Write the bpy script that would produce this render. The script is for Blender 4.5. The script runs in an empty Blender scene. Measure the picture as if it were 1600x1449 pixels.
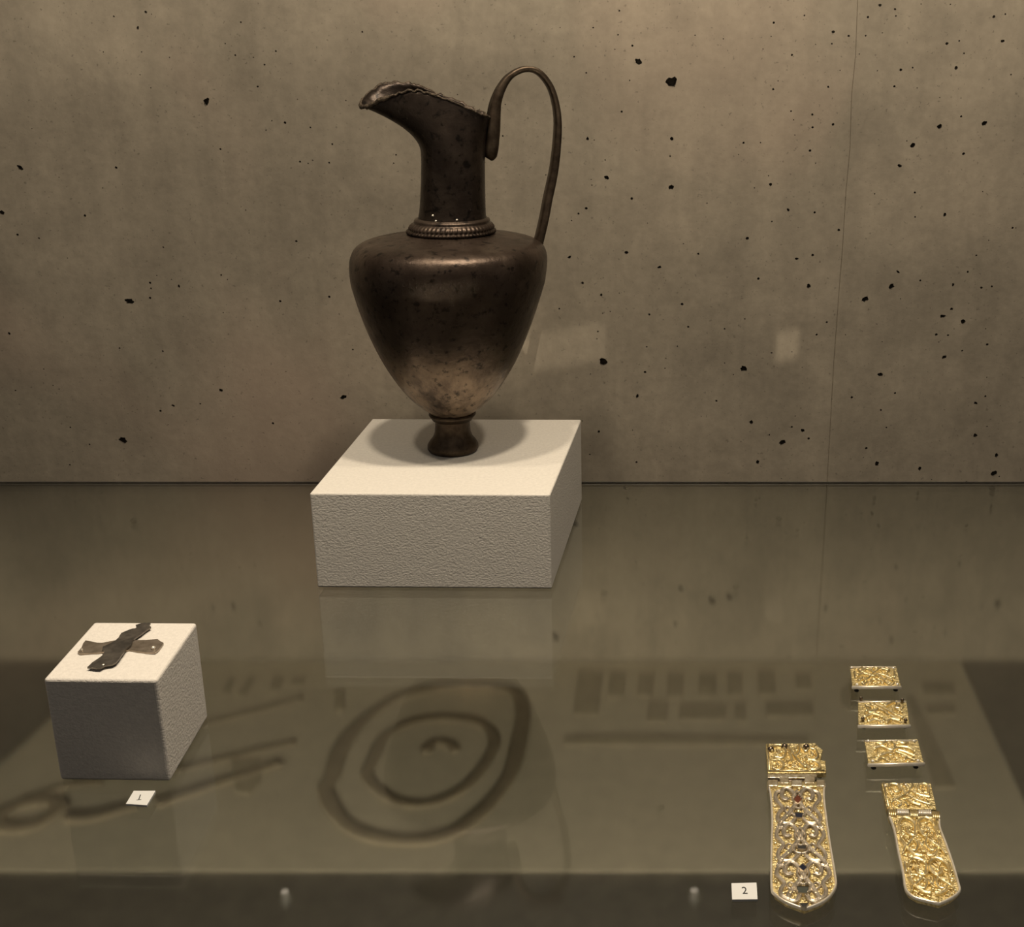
import bpy, bmesh, math, random
from mathutils import Vector, noise
from mathutils.geometry import delaunay_2d_cdt
random.seed(7)
R = math.radians
S = bpy.context.scene
COL = S.collection

# ------------------------------------------------------------------ camera
H = 0.37                       # eye height above the glass shelf
PITCH = 0.3308; FPX = 1931.0; CX = 957.0; CY = 724.5
SH = 0.1826                    # top of the glass shelf above the case bottom (z = 0)
WY = 2.7828 * H                # distance of the concrete wall
cam_d = bpy.data.cameras.new('camera'); cam = bpy.data.objects.new('camera', cam_d); COL.objects.link(cam)
cam.location = (0, 0, SH + H); cam.rotation_euler = (R(90) - PITCH, 0, 0)
cam_d.sensor_fit = 'HORIZONTAL'; cam_d.sensor_width = 36.0; cam_d.lens = 36.0 * FPX / 1600
cam_d.shift_x = (800 - CX) / 1600.0; cam_d.clip_start = 0.01
S.camera = cam

def ray(u, v):
    x = (u - CX) / FPX; y = (v - CY) / FPX
    c, s = math.cos(PITCH), math.sin(PITCH)
    return Vector((x, c - y * s, -s - y * c))
EYE = Vector((0, 0, SH + H))
def on_z(u, v, z):
    r = ray(u, v); return EYE + r * ((z - EYE.z) / r.z)
def on_y(u, v, Y):
    r = ray(u, v); return EYE + r * ((Y - EYE.y) / r.y)
# ------------------------------------------------------------------ world, lamps, exposure
w = bpy.data.worlds.new('gallery'); S.world = w; w.use_nodes = True
w.node_tree.nodes['Background'].inputs[0].default_value = (1.0, 0.90, 0.80, 1)
w.node_tree.nodes['Background'].inputs[1].default_value = 0.125
S.view_settings.view_transform = 'Standard'; S.view_settings.look = 'None'
S.view_settings.exposure = 0.09; S.view_settings.gamma = 1.0; S.view_settings.use_curve_mapping = False
S.cycles.caustics_refractive = False; S.cycles.caustics_reflective = False
S.cycles.sample_clamp_indirect = 4.0

WARM = (1.0, 0.855, 0.66)
def lamp(name, loc, aim, power, size, size_y=None, color=WARM, spread=180):
    d = bpy.data.lights.new(name, 'AREA'); d.shape = 'DISK' if size_y is None else 'RECTANGLE'
    d.size = size
    if size_y: d.size_y = size_y
    d.energy = power; d.color = color; d.spread = R(spread)
    o = bpy.data.objects.new(name, d); COL.objects.link(o); o.location = loc
    o.rotation_euler = (Vector(aim) - Vector(loc)).to_track_quat('-Z', 'Y').to_euler()
    return o
for x, p in ((-0.46, 2.2), (-0.17, 4.8), (0.10, 6.3), (0.38, 2.7)):
    lamp('ceiling_spot', (x, 0.59, SH + 1.22), (x, 0.65, SH), p, 0.06)
lamp('lower_case_lamp', (0.0, 0.25, SH - 0.035), (0.0, 1.0, 0.07), 1.3, 1.3, 0.03)
lamp('board_fill', (-0.1, -0.5, 0.22), (-0.1, 0.9, 0.02), 2.4, 1.2, 0.10, spread=90)  # added unseen lamp that brightens the board under the shelf
for (u0, v0, u1, v1), pw in (((800, 514, 946, 574), .0016), ((1213, 516, 1247, 562), .00045)):
    a, b = on_y((u0+u1)/2 , v0, WY), on_y((u0+u1)/2, v1, WY); l, rt = on_y(u0, v0, WY), on_y(u1, v0, WY)
    c = (a + b) / 2; src = Vector((c.x + .09, .50, c.z + .62)); dn = (c - src).normalized()
    lamp('patch_light', src, c, pw, (rt.x - l.x), (a.z - b.z) * math.sqrt(1 - dn.z ** 2), spread=.7)  # added narrow lamps, their wall patches stand in for front-pane reflections
lamp('front_fill', (-0.35, -1.1, 1.9), (0, 0.9, SH + .1), 1.0, 1.2)  # added unseen fill that lifts the front faces of plinth and cube

# ------------------------------------------------------------------ helpers
def link(name, bm, mats, parent=None, smooth=False, recalc=True):
    if recalc: bmesh.ops.recalc_face_normals(bm, faces=bm.faces)
    me = bpy.data.meshes.new(name); bm.to_mesh(me); bm.free()
    o = bpy.data.objects.new(name, me); COL.objects.link(o)
    for m in (mats if isinstance(mats, (list, tuple)) else [mats]): me.materials.append(m)
    if smooth: me.polygons.foreach_set('use_smooth', [True] * len(me.polygons))
    if parent: o.parent = parent; o.matrix_parent_inverse = parent.matrix_basis.inverted()
    return o
def tag(o, label, cat, group=None):
    o['label'] = label; o['category'] = cat
    if group: o['group'] = group
    return o
def struct(o): o['kind'] = 'structure'; return o
def empty(name, loc, label, cat, group=None):
    o = bpy.data.objects.new(name, None); COL.objects.link(o); o.location = loc
    o.empty_display_size = 0.01
    return tag(o, label, cat, group)
def box(bm, a, b):
    vs = [bm.verts.new((x, y, z)) for x in (a[0], b[0]) for y in (a[1], b[1]) for z in (a[2], b[2])]
    for f in ((0,1,3,2),(4,6,7,5),(0,4,5,1),(2,3,7,6),(0,2,6,4),(1,5,7,3)): bm.faces.new([vs[i] for i in f])
def prism(bm, pts, z0, z1, bev=0.0, seg=2):
    """closed outline extruded from z0 to z1 with an optional bevelled upper rim"""
    n = len(pts); c = sum((Vector((p[0], p[1])) for p in pts), Vector((0, 0))) / n
    def ring(k, z):
        out = []
        for i in range(n):
            p = Vector(pts[i][:2]); a = Vector(pts[i-1][:2]); b = Vector(pts[(i+1) % n][:2])
            t = (b - a).normalized(); nn = Vector((-t.y, t.x))
            if (c - p).dot(nn) < 0: nn = -nn
            q = p + nn * k; out.append(bm.verts.new((q.x, q.y, z)))
        return out
    rs = [ring(0, z0), ring(0, z1 - bev)]
    if bev:
        for k in range(1, seg + 1):
            a = math.pi / 2 * k / seg
            rs.append(ring(bev * (1 - math.cos(a)), z1 - bev + bev * math.sin(a)))
    for A, B in zip(rs, rs[1:]):
        for i in range(n): bm.faces.new((A[i], A[(i+1) % n], B[(i+1) % n], B[i]))
    bm.faces.new(rs[0][::-1]); bm.faces.new(rs[-1])
def spline(P, n=6, closed=False):
    P = [Vector(p) for p in P]; out = []; N = len(P)
    rng = range(N) if closed else range(N - 1)
    for i in rng:
        if closed: a, b, c, d = P[i-1], P[i], P[(i+1) % N], P[(i+2) % N]
        else: a, b, c, d = P[max(i-1, 0)], P[i], P[i+1], P[min(i+2, N-1)]
        for k in range(n):
            t = k / n
            out.append(0.5 * ((2*b) + (c-a)*t + (2*a-5*b+4*c-d)*t*t + (3*b-a-3*c+d)*t*t*t))
    if not closed: out.append(P[-1])
    return out
def ridge(bm, pts, width, height, closed=False, grooved=False):
    """a half-round (or grooved) strap lying on a horizontal face; pts are 3-D"""
    n = len(pts)
    if grooved: sec = [(-1,0),(-.92,.8),(-.62,1),(-.35,.55),(0,.5),(.35,.55),(.62,1),(.92,.8),(1,0)]
    else: sec = [(-1,0),(-.75,.68),(0,1),(.75,.68),(1,0)]
    rings = []
    for i, p in enumerate(pts):
        a = pts[i-1] if (i > 0 or closed) else pts[0]
        b = pts[(i+1) % n] if (i < n-1 or closed) else pts[-1]
        t = (b - a); t.z = 0
        if t.length < 1e-9: t = Vector((1, 0, 0))
        t.normalize(); s = Vector((-t.y, t.x, 0))
        rings.append([bm.verts.new(p + s * (x * width / 2) + Vector((0, 0, z * height))) for x, z in sec])
    m = len(sec)
    for i in range(n if closed else n - 1):
        A, B = rings[i], rings[(i+1) % n]
        for k in range(m - 1): bm.faces.new((A[k], A[k+1], B[k+1], B[k]))
    if not closed: bm.faces.new(rings[0]); bm.faces.new(rings[-1][::-1])
def tube(bm, pts, r, seg=8, closed=False, cap=True):
    n = len(pts); rings = []
    rr = r if isinstance(r, (list, tuple)) else [r] * n
    for i, p in enumerate(pts):
        a = pts[i-1] if (i > 0 or closed) else pts[0]
        b = pts[(i+1) % n] if (i < n-1 or closed) else pts[-1]
        t = (b - a).normalized(); up = Vector((0, 0, 1)) if abs(t.z) < .9 else Vector((0, 1, 0))
        s = t.cross(up).normalized(); q = s.cross(t)
        rings.append([bm.verts.new(p + (s * math.cos(2*math.pi*k/seg) + q * math.sin(2*math.pi*k/seg)) * rr[i]) for k in range(seg)])
    for i in range(n if closed else n - 1):
        A, B = rings[i], rings[(i+1) % n]
        for k in range(seg): bm.faces.new((A[k], A[(k+1) % seg], B[(k+1) % seg], B[k]))
    if cap and not closed: bm.faces.new(rings[0][::-1]); bm.faces.new(rings[-1])
def lathe(bm, prof, seg=96, centre=(0, 0), cap0=False, cap1=False, mod=None):
    rings = []
    for j, (r, z) in enumerate(prof):
        row = []
        for k in range(seg):
            a = 2 * math.pi * k / seg; rr = r + (mod(j, a) if mod else 0)
            row.append(bm.verts.new((centre[0] + rr * math.cos(a), centre[1] + rr * math.sin(a), z)))
        rings.append(row)
    for A, B in zip(rings, rings[1:]):
        for k in range(seg): bm.faces.new((A[k], A[(k+1) % seg], B[(k+1) % seg], B[k]))
    if cap0: bm.faces.new(rings[0][::-1])
    if cap1: bm.faces.new(rings[-1])
def dome(bm, c, r, h, seg=12, rings=4):
    lathe(bm, [(r * math.cos(math.pi/2*k/rings), c[2] + h * math.sin(math.pi/2*k/rings)) for k in range(rings)] + [(r*.02, c[2] + h)],
          seg, (c[0], c[1]), cap0=True, cap1=True)

# ------------------------------------------------------------------ materials
class NT:
    def __init__(s, name):
        s.m = bpy.data.materials.new(name); s.m.use_nodes = True; s.t = s.m.node_tree
        s.b = s.t.nodes['Principled BSDF']; s.out = s.t.nodes['Material Output']
    def n(s, typ, **kw):
        nd = s.t.nodes.new(typ)
        for k, v in kw.items():
            if k.startswith('_'): setattr(nd, k[1:], v)
            else: nd.inputs[k.replace('_', ' ')].default_value = v
        return nd
    def l(s, a, b): s.t.links.new(a, b)
    def coord(s, scale=(1, 1, 1), gen='Object'):
        c = s.n('ShaderNodeTexCoord'); mp = s.n('ShaderNodeMapping'); mp.inputs['Scale'].default_value = scale
        s.l(c.outputs[gen], mp.inputs[0]); return mp.outputs[0]
    def noise(s, co, scale, detail=4, rough=.55, dist=0):
        t = s.n('ShaderNodeTexNoise', Scale=scale, Detail=detail, Roughness=rough, Distortion=dist)
        s.l(co, t.inputs['Vector']); return t.outputs[0]
    def ramp(s, fac, stops):
        r = s.n('ShaderNodeValToRGB'); e = r.color_ramp.elements
        while len(e) < len(stops): e.new(.5)
        for i, (p, c) in enumerate(stops): e[i].position = p; e[i].color = (*c, 1) if len(c) == 3 else c
        s.l(fac, r.inputs[0]); return r.outputs[0]
    def mix(s, a, b, fac, mode='MIX'):
        m = s.n('ShaderNodeMix', _data_type='RGBA', _blend_type=mode)
        for sock, v in ((m.inputs[0], fac), (m.inputs[6], a), (m.inputs[7], b)):
            if hasattr(v, 'is_linked'): s.l(v, sock)
            elif isinstance(v, (int, float)): sock.default_value = v
            else: sock.default_value = (*v, 1)
        return m.outputs[2]
    def bump(s, h, strength, dist, prev=None):
        b = s.n('ShaderNodeBump', Strength=strength, Distance=dist); s.l(h, b.inputs['Height'])
        if prev: s.l(prev, b.inputs['Normal'])
        return b.outputs[0]
    def done(s, color=None, rough=None, metal=0.0, normal=None, spec=None):
        for k, v in (('Base Color', color), ('Roughness', rough), ('Metallic', metal), ('Normal', normal), ('Specular IOR Level', spec)):
            if v is None: continue
            if hasattr(v, 'is_linked'): s.l(v, s.b.inputs[k])
            elif isinstance(v, (int, float)): s.b.inputs[k].default_value = v
            else: s.b.inputs[k].default_value = (*v, 1)
        return s.m
g = lambda v: (v, v, v)

def mat_concrete():
    k = NT('concrete')
    co = k.coord(); st = k.coord((7, 7, .8)); 
    a = k.ramp(k.noise(co, 4.5, 5, .6), [(.3, (.225, .196, .152)), (.52, (.300, .261, .202)), (.72, (.36, .309, .238))])
    streak = k.ramp(k.noise(st, 6, 4, .6), [(.3, g(.80)), (.7, g(1.08))])
    c = k.mix(a, streak, .55, 'MULTIPLY')
    mot = k.ramp(k.noise(co, 19, 6, .7, .4), [(.36, g(.84)), (.62, g(1.07))])
    c = k.mix(c, mot, .75, 'MULTIPLY')
    fine = k.ramp(k.noise(co, 140, 3, .6), [(.3, g(.88)), (.7, g(1.08))])
    c = k.mix(c, fine, .7, 'MULTIPLY')
    pk = k.ramp(k.noise(co, 2.6, 3, .5, .6), [(.56, g(0)), (.72, g(.45))])
    c = k.mix(c, (.42, .315, .245), pk)
    speck = k.ramp(k.noise(co, 420, 1, .5), [(.22, g(.45)), (.30, g(1))])
    c = k.mix(c, speck, .6, 'MULTIPLY')
    n = k.bump(k.noise(co, 60, 5, .65), .25, .0012)
    return k.done(c, .82, 0, n, .25)
def mat_plain(name, col, rough=.6, metal=0, bscale=None, bstr=.2, bdist=.0005, var=.15, spec=None):
    k = NT(name); co = k.coord()
    c = k.mix(col, k.ramp(k.noise(co, 60, 4), [(.3, g(1 - var)), (.7, g(1 + var))]), 1.0, 'MULTIPLY')
    n = k.bump(k.noise(co, bscale, 4, .6), bstr, bdist) if bscale else None
    return k.done(c, rough, metal, n, spec)
def mat_plinth(name, col):
    k = NT(name); co = k.coord()
    h1 = k.noise(k.coord((1, 1, 1.3)), 560, 4, .6, .1); h2 = k.noise(co, 900, 2, .5)
    n = k.bump(h1, .6, .0008); n = k.bump(h2, .30, .0004, n)
    c = k.mix(col, k.ramp(k.noise(co, 420, 3), [(.3, g(.93)), (.7, g(1.04))]), 1.0, 'MULTIPLY')
    return k.done(c, .62, 0, n, .35)
def mat_bronze(name='patinated_silver', dk=1.0):
    k = NT(name); co = k.coord(); st = k.coord((1, 1, .28))
    base = k.ramp(k.noise(co, 26, 6, .62), [(.3, (.036, .024, .017)), (.52, (.070, .049, .036)), (.72, (.130, .096, .070))])
    # scoured streaks on the lower body, plinth's reflected glow painted in, thinning upwards
    tc = k.n('ShaderNodeTexCoord'); sp = k.n('ShaderNodeSeparateXYZ'); k.l(tc.outputs['Object'], sp.inputs[0])
    mr = k.n('ShaderNodeMapRange'); mr.inputs[1].default_value = .095; mr.inputs[2].default_value = .035
    k.l(sp.outputs[2], mr.inputs[0])
    mu = k.n('ShaderNodeMath', _operation='MULTIPLY'); k.l(mr.outputs[0], mu.inputs[0])
    k.l(k.ramp(k.noise(st, 46, 6, .68), [(.40, g(.05)), (.60, g(1))]), mu.inputs[1])
    c = k.mix(base, (.36, .27, .19), mu.outputs[0])
    pits = k.ramp(k.noise(co, 170, 4, .6), [(.34, g(.12)), (.44, g(1))])
    c = k.mix(c, pits, .8, 'MULTIPLY')
    c = k.mix(c, g(dk), 1.0, 'MULTIPLY')
    rg = k.ramp(k.noise(co, 55, 5), [(.3, g(.28)), (.7, g(.45))])
    n = k.bump(k.noise(co, 120, 5, .7), .42, .0010)
    n = k.bump(k.noise(co, 30, 3, .5), .20, .0025, n)
    return k.done(c, rg, .70, n)
def mat_metal(name, a, b, rough, scale=300, bstr=.5, bdist=.0006, metal=1.0):
    k = NT(name); co = k.coord()
    c = k.ramp(k.noise(co, scale, 4, .6), [(.35, a), (.65, b)])
    n = k.bump(k.noise(co, scale * 1.6, 3, .6), bstr, bdist)
    return k.done(c, rough, metal, n)
def mat_glass():
    k = NT('shelf_glass'); k.t.nodes.remove(k.b)
    rf = k.n('ShaderNodeBsdfRefraction', IOR=1.45, Roughness=.07); rf.inputs[0].default_value = (.95, .97, .94, 1)
    gl = k.n('ShaderNodeBsdfGlossy', Roughness=.03); gl.inputs[0].default_value = (1, 1, 1, 1)
    fr = k.n('ShaderNodeFresnel', IOR=1.52); mx = k.n('ShaderNodeMixShader')
    k.l(fr.outputs[0], mx.inputs[0]); k.l(rf.outputs[0], mx.inputs[1]); k.l(gl.outputs[0], mx.inputs[2])
    k.l(mx.outputs[0], k.out.inputs[0]); return k.m

M_conc = mat_concrete()
M_pit = mat_plain('shaded_pit', (.075, .062, .046), .95, bscale=400, bstr=.5, bdist=.001)  # shade inside the pits put into the colour, far darker than the wall
M_floor = mat_plain('case_bottom', (.17, .15, .12), .8, bscale=80)
M_board = mat_plain('display_board', (.76, .69, .53), .85, bscale=300, var=.06)
M_dark = mat_plain('dark_fitting', (.016, .015, .013), .7)
M_white = mat_plinth('white_plinth_cloth', (.82, .775, .70))
M_white2 = mat_plinth('white_block_cloth', (.84, .79, .72))
M_bronze = mat_bronze()
M_neck = mat_bronze('dark_patina', .5)
M_rim = mat_metal('corroded_rim', (.03, .022, .015), (.12, .09, .062), .65, 400, .9, .0012, .6)
M_handle = mat_metal('dark_bronze_strap', (.05, .035, .023), (.10, .073, .050), .45, 160, .35, .0008, .85)
M_gold = mat_metal('gilt_silver', (.70, .56, .27), (.98, .86, .56), .38, 260, .55, .0006)
M_gold_deep = mat_metal('gilt_ground', (.50, .38, .15), (.92, .78, .44), .42, 500, 1.0, .0009)
M_silver = mat_metal('worn_silver', (.50, .44, .35), (.74, .66, .54), .42, 320, .4, .0004)
M_silver_b = mat_metal('bright_silver', (.80, .72, .58), (.95, .88, .76), .30, 200, .2, .0003, .55)
M_silver_k = mat_metal('gilded_silver_hinge', (.58, .46, .26), (.96, .88, .70), .30, 240, .8, .0008, .9)
M_stud = mat_metal('dark_stud', (.10, .08, .06), (.24, .19, .14), .30, 300, .3, .0003)
M_cross = mat_metal('tarnished_sheet', (.11, .10, .088), (.23, .205, .175), .42, 140, .5, .0007, .8)
M_cross2 = mat_metal('dull_silver_sheet', (.25, .205, .155), (.44, .37, .30), .40, 120, .5, .0007, .8)
M_card = mat_plain('white_card', (.74, .74, .72), .7, var=.02)
M_ink = mat_plain('black_ink', (.03, .03, .03), .7, var=.0)
M_red = mat_plain('red_inlay', (.11, .028, .014), .2, spec=.6)
M_blue = mat_plain('blue_inlay', (.010, .014, .030), .15, spec=.7)
M_grey = mat_plain('grey_inlay', (.07, .075, .06), .3, spec=.6)
M_low = mat_plain('lower_piece', (.48, .42, .30), .7, var=.10)
M_ring = mat_plain('lower_ring', (.34, .285, .20), .7, var=.12)
M_glass = mat_glass()

# ------------------------------------------------------------------ concrete wall with real pits
def build_wall():
    X0, X1, Z0, Z1 = -0.95, 0.80, 0.0, SH + 0.415
    W = 1600
    pits = []
    def add(lst, s, ox, oy):
        for x, y, r in lst: pits.append((ox + x / s, oy + y / s, max(r / s * .92, .85)))
    add([(434,36,4),(411,83,5),(308,155,2),(422,155,2),(505,171,2),(671,130,2),(701,165,3),(755,171,2),(788,193,3),(768,258,3),(615,304,11),(810,360,2),(849,366,4),(657,445,3),(894,482,3),(932,478,2),(981,485,3),(990,430,3),(60,500,9),(346,500,4),(6,634,8),(253,643,4),(52,700,4),(116,710,3),(883,719,4),(447,843,4),(450,860,3),(447,888,4),(511,833,2),(533,853,5),(385,898,12),(659,820,3),(835,898,4),(981,885,4),(27,994,5),(356,1038,3),(485,1047,3),(658,1163,6),(516,1209,5),(478,1225,4),(813,1262,4),(1023,1184,9),(367,1313,13),(210,1274,3),(267,1325,3),(176,1160,2),(208,1386,3),(665,932,2)], 1.907, 0, 0)
    add([(1100,18,6),(1152,32,4),(1058,60,4),(731,79,4),(938,110,6),(991,125,4),(1050,124,3),(1495,58,5),(1535,49,3),(1525,143,7),(1333,151,6),(1375,142,3),(190,121,3),(240,159,4),(104,96,3),(261,214,12),(376,285,20),(345,270,8),(794,191,4),(1172,243,5),(1213,235,3),(1365,236,7),(1150,300,4),(920,302,4),(729,310,4),(80,253,3),(38,197,3),(203,388,4),(865,398,4),(866,442,4),(937,432,5),(791,386,3),(84,482,6),(377,482,7),(626,496,4),(857,523,5),(1306,440,9),(1462,429,9),(1213,505,10),(1168,576,7),(1382,404,4),(1390,534,5),(151,617,8),(375,650,10),(238,690,5),(720,641,6),(979,667,6),(781,729,6),(1325,746,7),(80,724,5),(53,742,4),(639,828,6),(873,738,4),(957,799,5),(1221,669,4),(1560,792,4),(220,878,7)], 2.222, 880, 0)
    add([(22,48,7),(334,84,7),(67,139,5),(132,180,5),(413,212,6),(469,37,4),(811,55,6),(866,42,5),(678,124,5),(852,150,8),(299,248,4),(434,291,4),(140,412,16),(284,448,5),(626,437,13),(258,532,7),(532,548,4),(653,622,8),(762,692,12),(832,651,8),(852,679,5),(794,639,4),(675,761,8),(1048,195,12),(1140,150,11),(1126,187,18),(1318,254,9),(1388,274,10),(1348,229,6),(1354,145,6),(1452,155,5),(1488,151,4),(1295,318,5),(1336,320,4),(1472,352,5),(1385,374,4),(1323,396,8),(1100,457,9),(1074,470,8),(1002,536,5),(1152,521,4),(1432,556,7),(1466,532,4),(1431,669,9),(1052,713,5),(1089,767,10),(1238,784,8),(1495,800,12),(1504,738,8),(915,275,4),(880,318,4),(1103,580,4),(1163,100,6),(1405,100,4),(1240,130,4),(290,360,3),(124,655,5),(254,761,4)], 2.222, 880, 380)
    add([(270,68,7),(280,103,6),(105,187,13),(1113,192,7),(1092,152,7),(1172,330,7),(1383,318,7),(560,440,16),(617,427,13),(455,400,10),(437,517,9),(40,558,15),(360,538,5),(163,534,4),(911,594,16),(938,465,9),(1157,570,10),(1117,508,6),(1215,608,7),(1336,549,6),(1510,450,13),(1457,460,5),(1206,438,6),(982,46,8)], 2.133, 850, 740)
    add([(890,740,9),(975,735,13),(1085,805,11),(1065,565,5),(760,580,4)], 2.667, 0, 680)
    for _ in range(170):
        right = random.random() < .7
        u = random.uniform(880, 1600) if right else random.uniform(0, 880)
        pits.append((u, random.uniform(5, 1030), random.choice((.8, .9, 1.0, 1.3))))
    used = []; polys = []
    seam = [(1341,-20),(1337,85),(1331,148),(1328,234),(1322,300),(1317,380),(1312,447),(1303,569),(1293,749),(1285,890),(1275,1030)]
    def clear(c, r):
        if any((c - q).length < r + s + .0009 for q, s in used): return False
        for k in range(len(seam3) - 1):
            a, b = seam3[k], seam3[k+1]
            t = max(0, min(1, (c - a).dot(b - a) / (b - a).length_squared))
            if (c - (a + (b - a) * t)).length < r + .0014: return False
        return X0 + .01 + r < c.x < X1 - .01 - r and Z0 + .01 + r < c.y < Z1 - .01 - r
    seam3 = []
    for u, v in seam:
        p = on_y(u, v, WY); seam3.append(Vector((p.x, p.z)))
    seam3 = [Vector((p.x, min(max(p.y, Z0 + .004), Z1 - .006))) for p in seam3]
    for u, v, r in pits:
        p = on_y(u, v, WY); m = r * (WY / FPX) * 1.08
        c = Vector((p.x, p.z)); el = random.uniform(1, 1.7) if r > 2.4 else 1
        if not clear(c, m * el * 1.1): continue
        used.append((c, m * el * 1.1)); ang = random.uniform(0, math.pi)
        if v > 753: ang = -.75; el = max(el, 1.6) if r > 3 else el
        n = 12 if r > 3 else 7; pl = []
        for k in range(n):
            a = 2 * math.pi * k / n; jr = random.uniform(.68, 1.1) if r > 2.4 else random.uniform(.85, 1.1)
            q = Vector((math.cos(a) * m * el ** .5 * jr, math.sin(a) * m / el ** .5 * jr))
            pl.append(Vector((c.x + q.x * math.cos(ang) - q.y * math.sin(ang), c.y + q.x * math.sin(ang) + q.y * math.cos(ang))))
        polys.append((pl, c, m))
    hw = .00055
    hws = [hw * (.45 if i % 2 else .8) if i < 6 else hw for i in range(len(seam3))]
    left = [Vector((p.x - q, p.y)) for p, q in zip(seam3, hws)]; right = [Vector((p.x + q, p.y)) for p, q in zip(seam3, hws)]
    groove = left + right[::-1]
    vs = [Vector((X0, Z0)), Vector((X1, Z0)), Vector((X1, Z1)), Vector((X0, Z1))]
    faces = []
    for pl in [x[0] for x in polys] + [groove]:
        i0 = len(vs); vs += pl; faces.append(list(range(i0, i0 + len(pl))))
    V, Ed, F, ov, oe, of = delaunay_2d_cdt(vs, [], faces, 0, 1e-7)
    bm = bmesh.new(); bv = [bm.verts.new((p.x, WY, p.y)) for p in V]
    for f, src in zip(F, of):
        if src: continue
        bm.faces.new([bv[i] for i in f])
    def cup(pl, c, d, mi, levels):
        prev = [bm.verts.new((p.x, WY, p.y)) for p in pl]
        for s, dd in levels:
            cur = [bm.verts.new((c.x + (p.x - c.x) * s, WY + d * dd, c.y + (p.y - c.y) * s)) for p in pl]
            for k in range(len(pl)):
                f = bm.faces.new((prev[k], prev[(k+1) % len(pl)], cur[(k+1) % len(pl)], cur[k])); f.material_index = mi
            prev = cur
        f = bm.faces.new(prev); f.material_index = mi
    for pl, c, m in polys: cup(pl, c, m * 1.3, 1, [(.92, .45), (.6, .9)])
    # formwork seam: a shallow groove
    for a, b, c, d in zip(left, left[1:], right[1:], right):
        A = bm.verts.new((a.x, WY, a.y)); B = bm.verts.new((b.x, WY, b.y)); C = bm.verts.new((c.x, WY, c.y)); D = bm.verts.new((d.x, WY, d.y))
        m1 = bm.verts.new(((a.x+d.x)/2, WY + .0007, (a.y+d.y)/2)); m2 = bm.verts.new(((b.x+c.x)/2, WY + .0007, (b.y+c.y)/2))
        bm.faces.new((A, B, m2, m1)); bm.faces.new((m1, m2, C, D))
    # sides and back of the slab
    T = .05
    q = [(X0, Z0), (X1, Z0), (X1, Z1), (X0, Z1)]
    fr = [bm.verts.new((x, WY, z)) for x, z in q]; bk = [bm.verts.new((x, WY + T, z)) for x, z in q]
    for i in range(4): bm.faces.new((fr[i], fr[(i+1) % 4], bk[(i+1) % 4], bk[i]))
    bm.faces.new(bk)
    return struct(link('wall_back', bm, [M_conc, M_pit], recalc=False))
build_wall()
bm = bmesh.new(); box(bm, (-.95, WY, SH + .415), (.80, WY + .05, 2.0)); struct(link('trim_1', bm, M_dark))
bm = bmesh.new(); box(bm, (-.95, .16, -.03), (.80, WY, 0)); struct(link('floor', bm, M_floor))
for nm, x in (('wall_left', -.97), ('wall_right', .80)):
    bm = bmesh.new(); box(bm, (x, .62, -.03), (x + .02, WY, 1.0)); struct(link(nm, bm, M_dark))

# ------------------------------------------------------------------ glass shelf
shelf = empty('glass_shelf', (-.0, .6, SH - .008), 'wide clear glass shelf carrying the jug plinth, the cube and the gold fittings', 'shelf')
bm = bmesh.new(); box(bm, (-.94, .20, SH - .008), (.79, WY - .0022, SH)); link('pane', bm, M_glass, shelf)
bm = bmesh.new(); box(bm, (-.94, WY - .0022, SH - .0074), (.79, WY - .0004, SH - .0004))
link('edge_strip', bm, M_dark, shelf)['label'] = 'thin dark strip where the shelf meets the concrete'
for x in (-.80, .70):
    bm = bmesh.new(); box(bm, (x, WY - .04, SH - .018), (x + .03, WY - .001, SH - .0085)); link('bracket', bm, M_dark, shelf)

bm = bmesh.new(); box(bm, (-.95, .180, SH - .012), (.80, .199, .370)); struct(link('light_blocker', bm, M_dark))   # added unseen panel below the view, keeps the low lamp off the plinths
# ------------------------------------------------------------------ white plinths
def plinth(name, corners, h, m, label, bev):
    P = [on_z(u, v, SH + h) for u, v in corners]
    bm = bmesh.new()
    lo = [bm.verts.new((p.x, p.y, SH + .0003)) for p in P]; hi = [bm.verts.new((p.x, p.y, SH + h)) for p in P]
    for i in range(4): bm.faces.new((lo[i], lo[(i+1) % 4], hi[(i+1) % 4], hi[i]))
    bm.faces.new(lo[::-1]); bm.faces.new(hi)
    bmesh.ops.bevel(bm, geom=list(bm.edges), offset=bev, segments=3, affect='EDGES', profile=.5)
    return tag(link(name, bm, m, smooth=False), label, 'plinth'), P
PH = .1945 * H; KH = .1635 * H
plinth('display_plinth', [(483.5, 771), (859.5, 773), (908, 655.5), (581.5, 654.5)], PH, M_white,
       'wide low white cloth-textured plinth carrying the dark jug', .0013)
_, KP = plinth('display_cube', [(67.5, 1061), (245, 1063), (307.5, 973), (147, 972)], KH, M_white2,
       'small white textured cube with a grey metal cross on top', .0016)

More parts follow.
